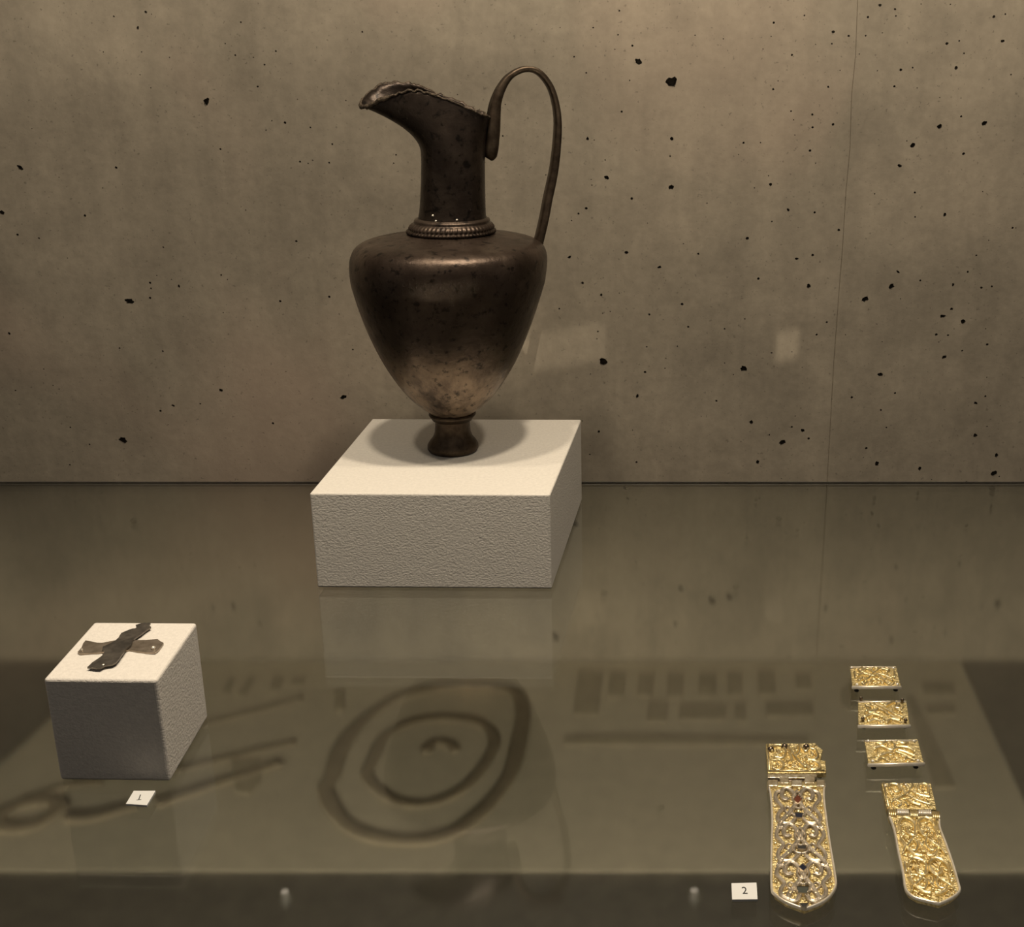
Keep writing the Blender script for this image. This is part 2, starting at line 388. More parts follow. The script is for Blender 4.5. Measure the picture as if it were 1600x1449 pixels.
# ------------------------------------------------------------------ jug
JZ = SH + PH
jc = on_z(708, 703.5, JZ)
def jz(v): return on_y(CX, v, jc.y).z
def jpx(v):
    z = jz(v); zc = jc.y * math.cos(PITCH) + (EYE.z - z) * math.sin(PITCH); return zc / FPX
jug = empty('beaked_jug', (jc.x, jc.y, JZ), 'tall dark patinated metal jug with a beaked spout and looped handle', 'jug')
AX = jc.x
def prof(lst): return [(r * jpx(v), jz(v) - JZ) for r, v in lst]
AXPX = [(720, 708), (650, 707), (600, 705), (500, 701.5), (410, 701.2), (375, 703.5), (350, 706.5), (300, 708), (60, 708)]
def lean(z):
    lo_, hi_ = 60.0, 720.0                                  # pixel row of this height on the jug's axis plane
    for _ in range(24):
        mid = (lo_ + hi_) / 2
        if jz(mid) - JZ > z: lo_ = mid
        else: hi_ = mid
    v = (lo_ + hi_) / 2
    for (v0, a0), (v1, a1) in zip(AXPX, AXPX[1:]):
        if v0 >= v >= v1: return on_y(a0 + (a1 - a0) * (v0 - v) / (v0 - v1), v, jc.y).x - jc.x
    return 0.0
LT = [lean(.42 * k / 200) for k in range(201)]
LT = [sum(LT[max(0, k-5):k+6]) / len(LT[max(0, k-5):k+6]) for k in range(201)]
def jlink(name, bm, m, smooth=True):
    for v in bm.verts:                                      # the old jug leans and bends a little
        q = min(max(v.co.z / .42 * 200, 0), 199.99); i = int(q); v.co.x += LT[i] + (LT[i+1] - LT[i]) * (q - i)
    o = link(name, bm, m, smooth=smooth); o.parent = jug; return o
def smooth_prof(p, n=5): return [(q.x, q.y) for q in spline([Vector((a, b, 0)) for a, b in p], n)]
bp = prof([(31, 646), (37, 641), (52, 630), (75, 606), (104, 561), (129, 505), (147.5, 450), (152, 428), (153.3, 410), (151.5, 396), (146, 385.5), (136, 378.5), (120, 374), (100, 370.5), (82, 367), (66, 363.5)])
bm = bmesh.new(); lathe(bm, smooth_prof(bp, 6), 128); jlink('body', bm, M_bronze)
# foot
z0 = 0.0005
fp = [(0.002, z0), (37.5*jpx(704), z0), (39.6*jpx(704), .0022), (39.4*jpx(704), .0050), (36*jpx(700), .0078), (31*jpx(695), .0108), (28*jpx(688), .0148), (27*jpx(680), .0200), (26.6*jpx(672), .0255), (28*jpx(664), .0300)]
fp += [(31*jpx(655), jz(655)-JZ), (35.5*jpx(648), jz(649)-JZ), (36.8*jpx(648), jz(646.5)-JZ), (35*jpx(648), jz(644)-JZ), (30*jpx(648), jz(643)-JZ)]
bm = bmesh.new(); lathe(bm, fp, 64, cap0=True); jlink('foot', bm, M_handle)['label'] = 'dark waisted foot of the jug'
# beaded collar
cp = prof([(66, 364.5), (69.5, 362), (69, 359), (66, 357), (66, 356), (65.5, 353), (62.5, 349.5), (60, 347.5), (58.8, 346.5), (59.5, 344.5), (58, 342), (54.5, 340.5), (52, 339)])
def bead(j, a): return (.00055 * (0.5 + 0.5 * math.cos(a * 56)) if j in (4, 5, 6) else (.0003 * math.cos(a * 70) if j in (1, 2) else 0))
bm = bmesh.new(); lathe(bm, cp, 560, mod=bead); jlink('collar', bm, M_bronze)['label'] = 'ribbed collar where neck meets shoulder'
# neck and beaked spout (loft)
NV = 240.0
rim = [(57,0,183),(50,-22,178),(27,-34,167),(-5,-38,153),(-35,-37,144),(-60,-35,140),(-84,-32,146),(-108,-27,155),(-128,-19,164),(-142,-6,166),(-142,8,157),
       (-132,20,145),(-114,28,134),(-92,31,130),(-70,33,131),(-52,35,137),(-30,36,147),(0,38,158),(27,34,170),(50,22,181)]
rimS = spline([Vector(p) for p in rim], 5, True); n = len(rimS)
angs = []                                             # matching base angles
for i in range(n):
    t = i / n; angs.append(-2 * math.pi * t)
bm = bmesh.new(); rings = []
for v, r in ((342, 54), (338, 52.5), (330, 51.5), (310, 50.6), (285, 49.8), (260, 49.5), (250, 49.6)):
    rings.append([Vector((r * jpx(v) * math.cos(a), r * jpx(v) * math.sin(a), jz(v) - JZ)) for a in angs])
K = 16
for k in range(K + 1):
    h = k / K; row = []
    for a, q in zip(angs, rimS):
        b = Vector((50 * math.cos(a), 50 * math.sin(a), NV)); f = h ** 2.0
        v = b.z + (q.z - b.z) * h
        s = jpx(v); p = Vector((b.x + (q.x - b.x) * f, b.y + (q.y - b.y) * f, 0))
        jit = noise.noise(Vector((q.x * .21, q.y * .21, 3.1))) * 3.4 * (1 if k == K else (.4 if k == K-1 else 0))
        if q.x > -60: jit += random.uniform(-1.1, 1.1) * (1 if k == K else 0)
        row.append(Vector((p.x * s, p.y * s, jz(v + jit) - JZ)))
    rings.append(row)
bv = [[bm.verts.new(p) for p in row] for row in rings]
for A, B in zip(bv, bv[1:]):
    for k in range(n):
        bm.faces.new((A[k], A[(k+1) % n], B[(k+1) % n], B[k]))
neck = jlink('neck', bm, M_neck)
md = neck.modifiers.new('thick', 'SOLIDIFY'); md.thickness = .0018; md.offset = -1
# rolled corroded lip following the rim
bm = bmesh.new(); lip = []
for i, p in enumerate(rings[-1]):
    lip.append(p + Vector((0, 0, -.0002)))
rr = [.0016 if rimS[i].x < -95 else .0008 for i in range(n)]
rr = [r * (1 + .45 * noise.noise(Vector((i * .9, 1.3, 0)))) for i, r in enumerate(rr)]
tube(bm, lip, rr, 8, closed=True); jlink('lip', bm, M_rim)['label'] = 'rough corroded edge of the mouth'
# handle: flat strap, plane turned slightly away from the viewer
yaw = R(14)
hp = [(759.5,249),(763.5,240),(766.5,215),(769,180),(772,160),(779.5,140),(791,122.5),(806,112),(822,108.5),(838,113.5),(852,129),(861,148),(867,175),(868.5,200),(867,230),(863,265),(858,292),(853,317),(849,345),(845,372),(843,385)]
hs = spline([Vector((a - 707, b, 0)) for a, b in hp], 6)
path = []
for q in hs:
    s = jpx(q.y); path.append(Vector((q.x * s, q.x * s * math.tan(yaw) * (1 if q.x > 60 else 1), jz(q.y) - JZ)))
bm = bmesh.new(); rgs = []
side = Vector((-math.sin(yaw), math.cos(yaw), 0))
sec = [(-1,.35),(-.92,.9),(-.6,1),(-.38,.72),(-.12,.98),(.12,.98),(.38,.72),(.6,1),(.92,.9),(1,.35),(1,-.6),(.7,-1),(-.7,-1),(-1,-.6)]
for i, p in enumerate(path):
    a = path[max(i-1, 0)]; b = path[min(i+1, len(path)-1)]
    t = (b - a).normalized(); nn = side.cross(t).normalized()
    f = i / (len(path) - 1)
    wd = .0066 * (1 - .2 * math.sin(f * math.pi)) * (.5 + .5 * min(1, i / 8)); th = .0048 * (.6 + .4 * min(1, i / 5)) * (1 - .58 * min(1, max(0, (f - .12) * 5)))
    if f > .55: th *= 1 + .45 * min(1, (f - .55) * 4)
    rgs.append([bm.verts.new(p + side * (x * wd) + nn * (-y * th)) for x, y in sec])
for A, B in zip(rgs, rgs[1:]):
    for k in range(len(sec)): bm.faces.new((A[k], A[(k+1) % len(sec)], B[(k+1) % len(sec)], B[k]))
bm.faces.new(rgs[0][::-1]); bm.faces.new(rgs[-1])
jlink('handle', bm, M_handle)['label'] = 'tall looped strap handle'
for u, v in ((682.5, 331), (688, 339), (720, 337)):  # tiny pale silver balls set on the neck surface
    s = jpx(v); dx = (u - 707) * s; r = 51.8 * s; dy = -math.sqrt(r*r - dx*dx)
    bm = bmesh.new(); bmesh.ops.create_icosphere(bm, subdivisions=2, radius=.0009)
    for q in bm.verts: q.co += Vector((dx, dy, jz(v) - JZ))
    jlink('stud', bm, M_silver_b)['label'] = 'tiny bright dot at the foot of the neck'

# ------------------------------------------------------------------ cross of two metal strips
KZ = SH + KH
def c4(lst, s, ox, oy): return [(ox + x / s, oy + y / s) for x, y in lst]
def outline(px, z): return [on_z(u, v, z) for u, v in px]
cc = on_z(195, 1010, KZ)
cross = empty('sheet_cross', (cc.x, cc.y, KZ), 'small tarnished cross of two overlapping metal strips lying on the white cube', 'cross')
def strip(name, px, z0, th, m, lab, seed):
    P = outline(c4(px, 4.2625, 40, 940), z0 + th / 2)
    bm = bmesh.new()
    up = []; lo = []
    # ragged edge: subdivide the outline and jitter
    Q = []
    for i, p in enumerate(P):
        q = P[(i+1) % len(P)]; k = max(1, int((q - p).length / .0025))
        for j in range(k):
            r = p.lerp(q, j / k); r = r + Vector((random.uniform(-1, 1), random.uniform(-1, 1), 0)) * .00022; Q.append(r)
    for p in Q:
        dz = noise.noise(Vector((p.x * 60, p.y * 60, seed))) * .0006
        up.append(bm.verts.new((p.x, p.y, z0 + th + dz + .0004))); lo.append(bm.verts.new((p.x, p.y, z0 + dz + .0003)))
    n = len(Q)
    for i in range(n): bm.faces.new((lo[i], lo[(i+1) % n], up[(i+1) % n], up[i]))
    f1 = bm.faces.new(up); f2 = bm.faces.new(lo[::-1])
    bmesh.ops.triangulate(bm, faces=[f1, f2])
    o = link(name, bm, m, cross); o['label'] = lab; return o
strip('cross_arm', [(345,345),(378,312),(384,290),(402,269),(440,274),(480,283),(515,283),(600,268),(720,268),(800,266),(880,260),(918,285),(908,308),(885,332),(862,352),(800,347),(690,330),(600,345),(515,346),(440,350),(362,356)], KZ, .0008, M_cross2, 'paler crosswise strip with riveted ends', 1)
strip('cross_stem', [(410,448),(445,415),(478,392),(510,370),(528,340),(512,332),(515,310),(560,290),(600,268),(620,245),(640,217),(685,198),(712,188),(728,186),(738,180),(735,165),(780,149),(835,150),(822,166),(835,176),(800,203),(745,242),(712,268),(700,300),(668,330),(652,350),(632,385),(605,415),(580,430),(530,438),(512,444),(500,455)], KZ + .0011, .0008, M_cross, 'darker long strip lying over the crosswise one', 2)
for u, v in ((518, 425), (850, 306), (375, 322)):
    p = on_z(40 + u/4.2625, 940 + v/4.2625, KZ + .002)
    bm = bmesh.new(); dome(bm, (p.x, p.y, KZ + .0013), .0013 if u != 375 else .0007, .0014); link('rivet', bm, M_silver_b, cross, True)

# ------------------------------------------------------------------ gilt belt fittings
def edge_lr(L, Rr):
    def f(lst, v):
        for (x0, v0), (x1, v1) in zip(lst, lst[1:]):
            if v0 <= v <= v1: return x0 + (x1 - x0) * (v - v0) / (v1 - v0 + 1e-9)
        return lst[-1][0] if v > lst[-1][1] else lst[0][0]
    v0 = L[0][1]; v1 = L[-1][1]
    def m(u, t, z, inset=0.0):
        v = v0 + (v1 - v0) * t; xl = f(L, v) + inset; xr = f(Rr, v) - inset
        return on_z((xl + xr) / 2 + u * (xr - xl) / 2, v, z)
    return m
def strap(bm, m, pts, z, w, h, grooved=False, mirror=True, inset=2, n=6, closed=False):
    for sg in ((1, -1) if mirror else (1,)):
        q = spline([Vector((sg * x, t, 0)) for x, t in pts], n, closed)
        lift = random.uniform(0, .0003)
        ridge(bm, [m(a.x, a.y, z + lift, inset) for a in q], w, h, closed, grooved)
def ring_at(bm, m, u, t, ru, rt, z, w, h, inset=2):
    ridge(bm, [m(u + ru * math.cos(a), t + rt * math.sin(a), z, inset) for a in [2*math.pi*k/14 for k in range(14)]], w, h, True)
def knot(bm, m, u, t, z, r, h, inset=2):
    p = m(u, t, z, inset); dome(bm, p, r, h, 9, 3)

def fill(bm, m, n, z, w, h, t0=.03, t1=.97, lim=.88, sc=.16, asp=1.0):
    for _ in range(n):
        u, t = random.uniform(-lim, lim), random.uniform(t0, t1)
        a = random.uniform(0, 6.28); k = random.uniform(-1.6, 1.6); L = random.uniform(.6, 1.2) * sc
        pts = []
        for i in range(4):
            b = a + k * (i / 3 - .5); pts.append((u + L * (i / 3 - .5) * math.cos(b), min(max(t + L * asp * (i / 3 - .5) * math.sin(b), .01), .99)))
        strap(bm, m, pts, z, w, h * random.uniform(.6, 1), False, False, 2, 2)
# --- large strap end with silver openwork
ZA = SH + .0005
bA = on_z(1250, 1300, SH)
sa = empty('strap_end', (bA.x, bA.y, SH), 'largest gilt belt fitting, hinged, with silver interlace and a broken top corner, beside card 2', 'belt fitting')
TZ = SH + .0052
def A5(l): return c4(l, 4.829, 1120, 1140)
LA = [(1199.7,1228),(1204,1248),(1206,1285),(1205,1326),(1205,1388),(1211,1401),(1228,1413),(1256,1423.5)]
RA = [(1288.8,1228),(1287.7,1248),(1292,1285),(1298,1326),(1305,1368),(1306.4,1386),(1298,1402),(1281.5,1414.5),(1258,1423.5)]
pl = LA + RA[::-1]
bm = bmesh.new(); prism(bm, [on_z(u, v, TZ - .001) for u, v in pl], SH + .0026, TZ - .0012, .0004); link('tongue', bm, M_gold_deep, sa)['label'] = 'gilt ground plate of the tongue'
bm = bmesh.new()
sp = spline([Vector((u, v, 0)) for u, v in LA], 4) + spline([Vector((u, v, 0)) for u, v in RA[::-1]], 4)
cxy = (1250, 1320)
ins = [((q.x * .988 + 1252 * .012), (q.y - .8)) for q in sp]
ridge(bm, [on_z(u, v, TZ - .0014) for u, v in ins], .0012, .0016, False)
link('border', bm, M_silver_b, sa, True)['label'] = 'bright silver rim of the tongue'
mA = edge_lr([(x, v) for x, v in LA], RA)
bm = bmesh.new(); zt = TZ - .0010
for c0, c1 in ((.02, .31), (.31, .61), (.61, .93)):
    L = c1 - c0; T = lambda c: c0 + c * L
    last = c0 > .6
    lim = .97 if last else 1.2
    W = .0023; Hh = .0013
    strap(bm, mA, [(x, T(c)) for x, c in [(-.36,.30),(-.50,.34),(-.60,.24),(-.54,.09),(-.36,.03),(-.17,.14),(-.02,.34),(.18,.55),(.42,.76),(.66,.93),(.80,min(1.12,lim))]], zt, W, Hh, True)
    strap(bm, mA, [(x, T(c)) for x, c in [(-.60,.10),(-.80,.16),(-.86,.32),(-.72,.46),(-.62,.58),(-.78,.74),(-.80,.90),(-.58,1.0),(-.30,.97),(-.12,.84)]], zt, W*.9, Hh*.9, True)
    strap(bm, mA, [(x, T(c)) for x, c in [(0,.10),(.10,.18),(.20,.30),(.13,.42),(0,.46)]], zt, W*.6, Hh)
    strap(bm, mA, [(x, T(c)) for x, c in [(0,.80),(.20,.76),(.26,.62),(.12,.55),(0,.60)]], zt, W*.7, Hh)
    for sg in (-1, 1):
        ring_at(bm, mA, sg*.42, T(.62), .10, .10*L*.8, zt, W*.5, Hh*.9)
o = link('interlace', bm, M_silver, sa, True); o['label'] = 'raised silver interlace of paired grooved straps'
bm = bmesh.new()
for c0, c1 in ((.02, .31), (.31, .61), (.61, .93)):
    L = c1 - c0; T = lambda c: c0 + c * L
    for sg in (-1, 1):
        knot(bm, mA, sg*.47, T(.22), TZ-.0012, .0011, .0014); knot(bm, mA, sg*.90, T(.52), TZ-.0012, .0010, .0012)
        knot(bm, mA, sg*.88, T(.66), TZ-.0012, .0008, .0012); knot(bm, mA, sg*.45, T(.80), TZ-.0012, .0012, .0013)
        knot(bm, mA, sg*.28, T(.45), TZ-.0012, .0008, .0011); knot(bm, mA, sg*.66, T(.70), TZ-.0012, .0008, .0011)
    knot(bm, mA, 0, T(.66), TZ-.0012, .0013, .0012)
fill(bm, mA, 150, TZ-.0012, .0008, .0010, .02, .93, .93, .16, .22)
link('boss', bm, M_gold, sa, True)['label'] = 'small gilt bosses in the gaps of the interlace'
def inlay(px, m, lab):
    P = [on_z(u, v, TZ) for u, v in A5(px)]
    bm = bmesh.new(); prism(bm, P, TZ - .0013, TZ + .0006); o = link('inlay', bm, m, sa); o['label'] = lab
    bm = bmesh.new(); c = sum(P, Vector()) / len(P)
    ridge(bm, [c + (p - c) * 1.16 + Vector((0, 0, -.0010)) for p in P], .0006, .0020, True); link('setting', bm, M_silver, o)
inlay([(610,500),(640,535),(612,565),(582,537)], M_red, 'brownish red lozenge inlay')
inlay([(592,640),(648,645),(640,675),(600,672)], M_blue, 'dark blue inlay below the top lozenge')
inlay([(610,890),(672,890),(665,912),(618,910)], M_dark, 'dark empty slot at mid tongue')
inlay([(650,1025),(680,1052),(652,1075),(622,1050)], M_blue, 'blue black lozenge inlay')
inlay([(605,1200),(690,1200),(678,1245),(618,1242)], M_grey, 'grey wedge-shaped inlay near the tip')
inlay([(625,1325),(690,1325),(670,1347),(645,1347)], M_dark, 'dark slot at the tip')
# hinge
def bar(px, z0, z1, m, name, parent, bev=.0004, lab=None):
    bm = bmesh.new(); prism(bm, [on_z(u, v, z1) for u, v in px], z0, z1, bev); o = link(name, bm, m, parent)
    if lab: o['label'] = lab
    return o
bar(A5([(384,336),(755,336),(755,352),(735,368),(385,364)]), SH+.0015, TZ+.0004, M_silver_k, 'hinge_bar', sa)
bar(A5([(380,392),(816,392),(818,432),(384,432)]), SH+.0015, TZ, M_gold, 'hinge_bar', sa)
for q in ([(470,348),(545,348),(545,405),(478,405)], [(662,348),(745,348),(738,405),(662,405)], [(562,380),(644,380),(644,425),(562,425)], [(385,378),(462,378),(462,425),(385,425)], [(752,380),(815,380),(815,428),(752,428)]):
    bar(A5(q), SH+.002, TZ+.0009, M_silver_k, 'knuckle', sa, .0006)
bm = bmesh.new(); tube(bm, [on_z(*A5([(388, 392)])[0], TZ-.001), on_z(*A5([(812, 396)])[0], TZ-.001)], .0010, 10); link('hinge_pin', bm, M_stud, sa, True)
up = A5([(370,110),(500,104),(640,106),(742,101),(775,135),(800,155),(790,190),(785,232),(822,238),(826,326),(600,330),(385,330)])
o = bar(up, SH+.0015, TZ-.0008, M_gold_deep, 'hinge_plate', sa, .0004, 'upper gilt plate with the broken corner')
mU = edge_lr([(1197,1162.5),(1199.8,1208)], [(1280,1162.5),(1286,1208)])
bm = bmesh.new(); zu = TZ - .0011
for pts in ([(-.82,.30),(-.78,.12),(-.45,.10),(-.30,.30),(-.42,.52),(-.75,.50)], [(-.80,.62),(-.55,.60),(-.40,.80),(-.62,.95),(-.85,.86)],
            [(-.20,.10),(-.05,.35),(.15,.62),(.40,.85)], [(-.25,.62),(-.05,.82),(.20,.95)], [(.25,.08),(.45,.30),(.62,.20),(.86,.28),(.88,.5),(.62,.60),(.46,.5)],
            [(.50,.62),(.80,.66),(.92,.86),(.60,.95),(.36,.72)], [(.05,.50),(.22,.32),(.25,.10)], [(-.18,.35),(-.10,.60),(-.30,.80)], [(-.62,.26),(-.55,.36),(-.62,.42)], [(.66,.34),(.72,.44),(.64,.46)], [(-.66,.74),(-.58,.80)]):
    strap(bm, mU, pts, zu, .0017, .0016, random.random() < .4, False, 1)
ridge(bm, [on_z(u, v, zu) for u, v in A5([(392,322),(600,322),(812,318)])], .0012, .0013)
ridge(bm, [on_z(u, v, zu) for u, v in A5([(384,120),(392,220),(396,322)])], .0012, .0013)
fill(bm, mU, 46, zu, .0009, .0013, .1, .9, .85, .22, 1.2)
link('relief', bm, M_gold, sa, True)['label'] = 'raised gilt interlace'
for u, v in ((408,138),(512,116),(675,119)):
    p = on_z(*A5([(u, v)])[0], TZ + .001); bm = bmesh.new(); dome(bm, (p.x, p.y, TZ - .001), .0020, .0026, 14, 4); link('rivet', bm, M_stud, sa, True)
for u, v in ((420,200),(780,300),(470,1150),(850,1150)):
    p = on_z(*A5([(u, v)])[0], TZ); bm = bmesh.new(); lathe(bm, [(.0012, SH+.0002), (.0008, SH+.0014)], 10, (p.x, p.y), True, True); link('pin', bm, M_stud, sa)

# --- second strap end, all gilt
def B6(l): return c4(l, 6.3, 1310, 1200)
bB = on_z(1435, 1320, SH)
sb = empty('strap_end', (bB.x, bB.y, SH), 'slimmer all-gilt hinged belt fitting, tilted, lowest of the right-hand row', 'belt fitting')
LB = [(1388,1276),(1396.5,1298.5),(1403.5,1335),(1410.8,1367),(1414,1389),(1419.5,1398.5),(1432.2,1406.5),(1466.4,1415)]
RB = [(1468.7,1276),(1468.7,1295),(1478.3,1320.6),(1489.4,1352.4),(1498,1382.5),(1499.7,1395),(1486,1406.5),(1466.8,1415)]
bm = bmesh.new(); prism(bm, [on_z(u, v, TZ - .001) for u, v in LB + RB[::-1]], SH + .0026, TZ - .0009, .0004); link('tongue', bm, M_gold_deep, sb)['label'] = 'gilt tongue plate'
sp = spline([Vector((u, v, 0)) for u, v in LB], 4) + spline([Vector((u, v, 0)) for u, v in RB[::-1]], 4)
bm = bmesh.new(); ridge(bm, [on_z(q.x * .985 + 1442 * .015, q.y - .7, TZ - .0011) for q in sp], .0012, .0014); link('border', bm, M_silver_b, sb, True)
mB = edge_lr(LB, RB)
bm = bmesh.new(); zb = TZ - .0010
for c0, c1 in ((.02, .48), (.48, .90)):
    L = c1 - c0; T = lambda c: c0 + c * L
    for pts, mir in (([(-.80,.50),(-.78,.22),(-.50,.05),(-.15,.12),(-.05,.32),(-.22,.48),(-.46,.42),(-.48,.28)], True),
                ([(.05,.20),(.18,.42),(.40,.60),(.72,.76),(.90,.92)], True), ([(-.85,.55),(-.70,.75),(-.40,.95),(-.10,.98)], True),
                ([(-.55,.64),(-.30,.56),(-.18,.70),(-.36,.84),(-.56,.78)], True), ([(-.10,.62),(.0,.72),(.12,.62)], False), ([(-.9,.15),(-.92,.4)], True)):
        strap(bm, mB, [(x, T(c)) for x, c in pts], zb, .0015, .0019, random.random() < .5, mir, 2.5)
    for sg in (-1, 1): knot(bm, mB, sg*.36, T(.34), zb, .0010, .0015, 2.5); knot(bm, mB, sg*.38, T(.72), zb, .0009, .0014, 2.5)
    knot(bm, mB, 0, T(.84), zb, .0011, .0013, 2.5)
for k in range(5):
    strap(bm, mB, [(-.03 + .06*k - .12, .34), (-.03 + .06*k - .02, .42)], zb, .0004, .0014, False, True, 2.5)
fill(bm, mB, 170, zb, .00085, .0014, .02, .93, .85, .24, .30)
link('relief', bm, M_gold, sb, True)['label'] = 'dense gilt interlace in relief'
bar(B6([(422,150),(912,150),(967,408),(478,404)]), SH+.0012, TZ-.0006, M_gold_deep, 'hinge_plate', sb, .0004)
mV = edge_lr([(1377.5,1224),(1386,1264)], [(1454.5,1224),(1463,1264)])
bm = bmesh.new()
for pts in ([(-.75,.45),(-.78,.15),(-.45,.12),(-.35,.35),(-.55,.42)], [(-.35,.15),(-.1,.45),(.3,.72),(.85,.90)], [(-.85,.80),(-.4,.60),(0,.40),(.25,.12)], [(.45,.40),(.50,.15),(.82,.12),(.85,.42),(.66,.46)],
            [(-.70,.66),(-.40,.85),(-.60,.95)], [(.1,.30),(.40,.52),(.88,.62)], [(-.1,.70),(.1,.85),(.4,.93)], [(-.25,.80),(-.12,.93)]):
    strap(bm, mV, pts, TZ-.0009, .0015, .0015, random.random() < .5, False, 2)
fill(bm, mV, 46, TZ-.0009, .0009, .0013, .1, .9, .85, .22, 1.2)
ridge(bm, [mV(-.93, 0.02, TZ-.0009), mV(-.93, .98, TZ-.0009)], .0012, .0012)
link('relief', bm, M_gold, sb, True)
bar(B6([(480,408),(1000,436),(1004,462),(484,436)]), SH+.001, TZ-.0010, M_stud, 'hinge_pin', sb, 0, 'dark hinge pin')
for a, b, m in ((488,568,M_gold),(702,780,M_gold),(922,998,M_gold),(576,692,M_silver_b),(786,914,M_silver_b)):
    y0 = lambda u: 420 + (u - 485) * 30 / 515 if m is M_gold else 424 + (u - 485) * 14 / 515
    hh = 62 if m is M_gold else 36
    bm = bmesh.new(); k = max(3, int((b - a) / 18))
    for i in range(k):
        u = a + (b - a) * (i + .5) / k
        pts = [on_z(*B6([(u + d * .06, y0(u) + d)])[0], TZ - .0004) for d in (0, hh * .5, hh)]
        ridge(bm, pts, .00052 * (b - a) / k / 6.3 * 1.0 / 1.0 * .55 * 1.0 + .0004, .0014)
    link('knuckle', bm, m, sb, True)
bar(B6([(486,440),(1000,452),(1004,494),(500,492)]), SH+.0012, TZ-.0006, M_gold, 'hinge_bar', sb, .0003)
for u, v in ((462,172),(662,165),(885,175)):
    p = on_z(*B6([(u, v)])[0], TZ); bm = bmesh.new(); dome(bm, (p.x, p.y, TZ - .0007), .0009, .0011, 10, 3); link('rivet', bm, M_silver_b, sb, True)

# --- three small rectangular plates, standing on their pins
def P7(l): return c4(l, 7.627, 1310, 1020)
def plate(corners, studs, pins, label, tall, patt):
    ztop = SH + .0049
    P = P7(corners); c = on_z(sum(p[0] for p in P)/4, sum(p[1] for p in P)/4, SH)
    e = empty('belt_plate', (c.x, c.y, SH), label, 'belt fitting', 'rectangular gilt belt plates')
    bar(P, ztop - .0017, ztop - .0006, M_gold_deep, 'plate', e, .0003)
    Q = [on_z(u, v, ztop) for u, v in P]                                   # TL TR BR BL
    def m(u, t, z, inset=0):
        a = Q[0].lerp(Q[1], .5 + u / 2); b = Q[3].lerp(Q[2], .5 + u / 2); q = a.lerp(b, t); q.z = z; return q
    bm = bmesh.new(); z = ztop - .0009
    for pts, mir in patt:
        strap(bm, m, pts, z, .00150, .0019, random.random() < .4, mir)
    fill(bm, m, 34, z, .0009, .0013, .1, .9, .82, .22, 1.2)
    link('relief', bm, M_gold, e, True)
    bm = bmesh.new(); ridge(bm, [m(-1.02, .985, z - .0004), m(0, .985, z - .0004), m(1.02, .985, z - .0004)], .0016, .0018)
    link('rim', bm, M_silver_b, e, True); bm = bmesh.new()
    ridge(bm, [m(-.98, .03, z), m(0, .02, z), m(.98, .03, z)], .0010, .0010); link('rim', bm, M_silver_b, e, True)
    for u, v in studs:
        p = on_z(*P7([(u, v + 8)])[0], ztop)
        bm = bmesh.new(); r = .0011
        if tall: lathe(bm, [(.0009, ztop - .001), (.0007, ztop + .0012)], 10, (p.x, p.y), True, True)
        dome(bm, (p.x, p.y, ztop + (.0010 if tall else -.0006)), r, .0014, 10, 3); link('rivet', bm, M_stud if tall else M_silver_b, e, True)
    for u, v in pins:
        p = on_z(*P7([(u, v)])[0], SH)
        bm = bmesh.new(); lathe(bm, [(.0012, SH + .0001), (.0015, SH + .0005), (.0012, SH + .0010), (.0006, SH + .0012), (.0006, ztop - .0015)], 10, (p.x, p.y), True, True)
        link('pin', bm, M_dark, e, True)
    for u, t in ((-.85, .15), (.85, .15)):
        p = m(u, t, 0); bm = bmesh.new(); lathe(bm, [(.0012, SH + .0001), (.0006, SH + .0010), (.0006, ztop - .0015)], 8, (p.x, p.y), True, True)
        link('pin', bm, M_dark, e)
PT = [([(-.75,.5),(-.45,.38),(-.1,.5),(.25,.42),(.7,.62)], False), ([(-.6,.25),(-.3,.15),(0,.35),(.3,.62),(.6,.85)], True), ([(-.1,.85),(.1,.70),(.25,.85)], True),
      ([(-.70,.72),(-.5,.62),(-.38,.78),(-.55,.90)], True), ([(-.50,.10),(-.66,.20),(-.5,.34)], True), ([(0,.1),(.14,.22),(.3,.1)], True), ([(-.85,.3),(-.8,.6)], True)]
PT2 = [([(-.5,.15),(-.1,.35),(.25,.58),(.65,.80)], False), ([(-.35,.12),(.05,.32),(.4,.55),(.75,.72)], False), ([(-.75,.68),(-.4,.58),(-.05,.70)], False), ([(.1,.25),(.35,.12),(.5,.05)], False),
       ([(-.7,.2),(-.5,.32),(-.7,.45)], True), ([(-.6,.85),(-.3,.78),(-.1,.9)], True), ([(.45,.30),(.7,.35),(.75,.5)], False), ([(-.3,.5),(-.6,.48),(-.2,.35)], False)]
PT3 = [([(-.7,.42),(-.4,.32),(-.1,.48),(.2,.36),(.55,.40),(.75,.56)], False), ([(.05,.52),(.35,.66),(.6,.80)], False), ([(.15,.48),(.45,.60),(.7,.74)], False), ([(-.6,.15),(-.4,.22),(-.2,.12)], True),
       ([(-.6,.72),(-.3,.62),(-.05,.55)], False), ([(-.7,.88),(-.45,.76),(-.3,.88)], True), ([(0,.1),(.1,.25),(0,.38)], False)]
plate([(137,160),(690,160),(745,408),(168,408)], [(160,170),(655,175),(222,372),(703,370)], [(215,462),(680,455)], 'small rectangular gilt relief plate, farthest of the three above the slim fitting', False, PT)
plate([(235,575),(808,570),(853,872),(238,875)], [(268,560),(760,580),(290,800),(797,820)], [(300,900),(790,895)], 'small rectangular gilt plate with four raised dark corner pins, middle of three', True, PT2)
plate([(310,1040),(943,1032),(1022,1322),(358,1335)], [(355,1045),(900,1045),(410,1285),(950,1280)], [(418,1385),(920,1375)], 'small rectangular gilt relief plate, nearest of three, just above the slim fitting', False, PT3)

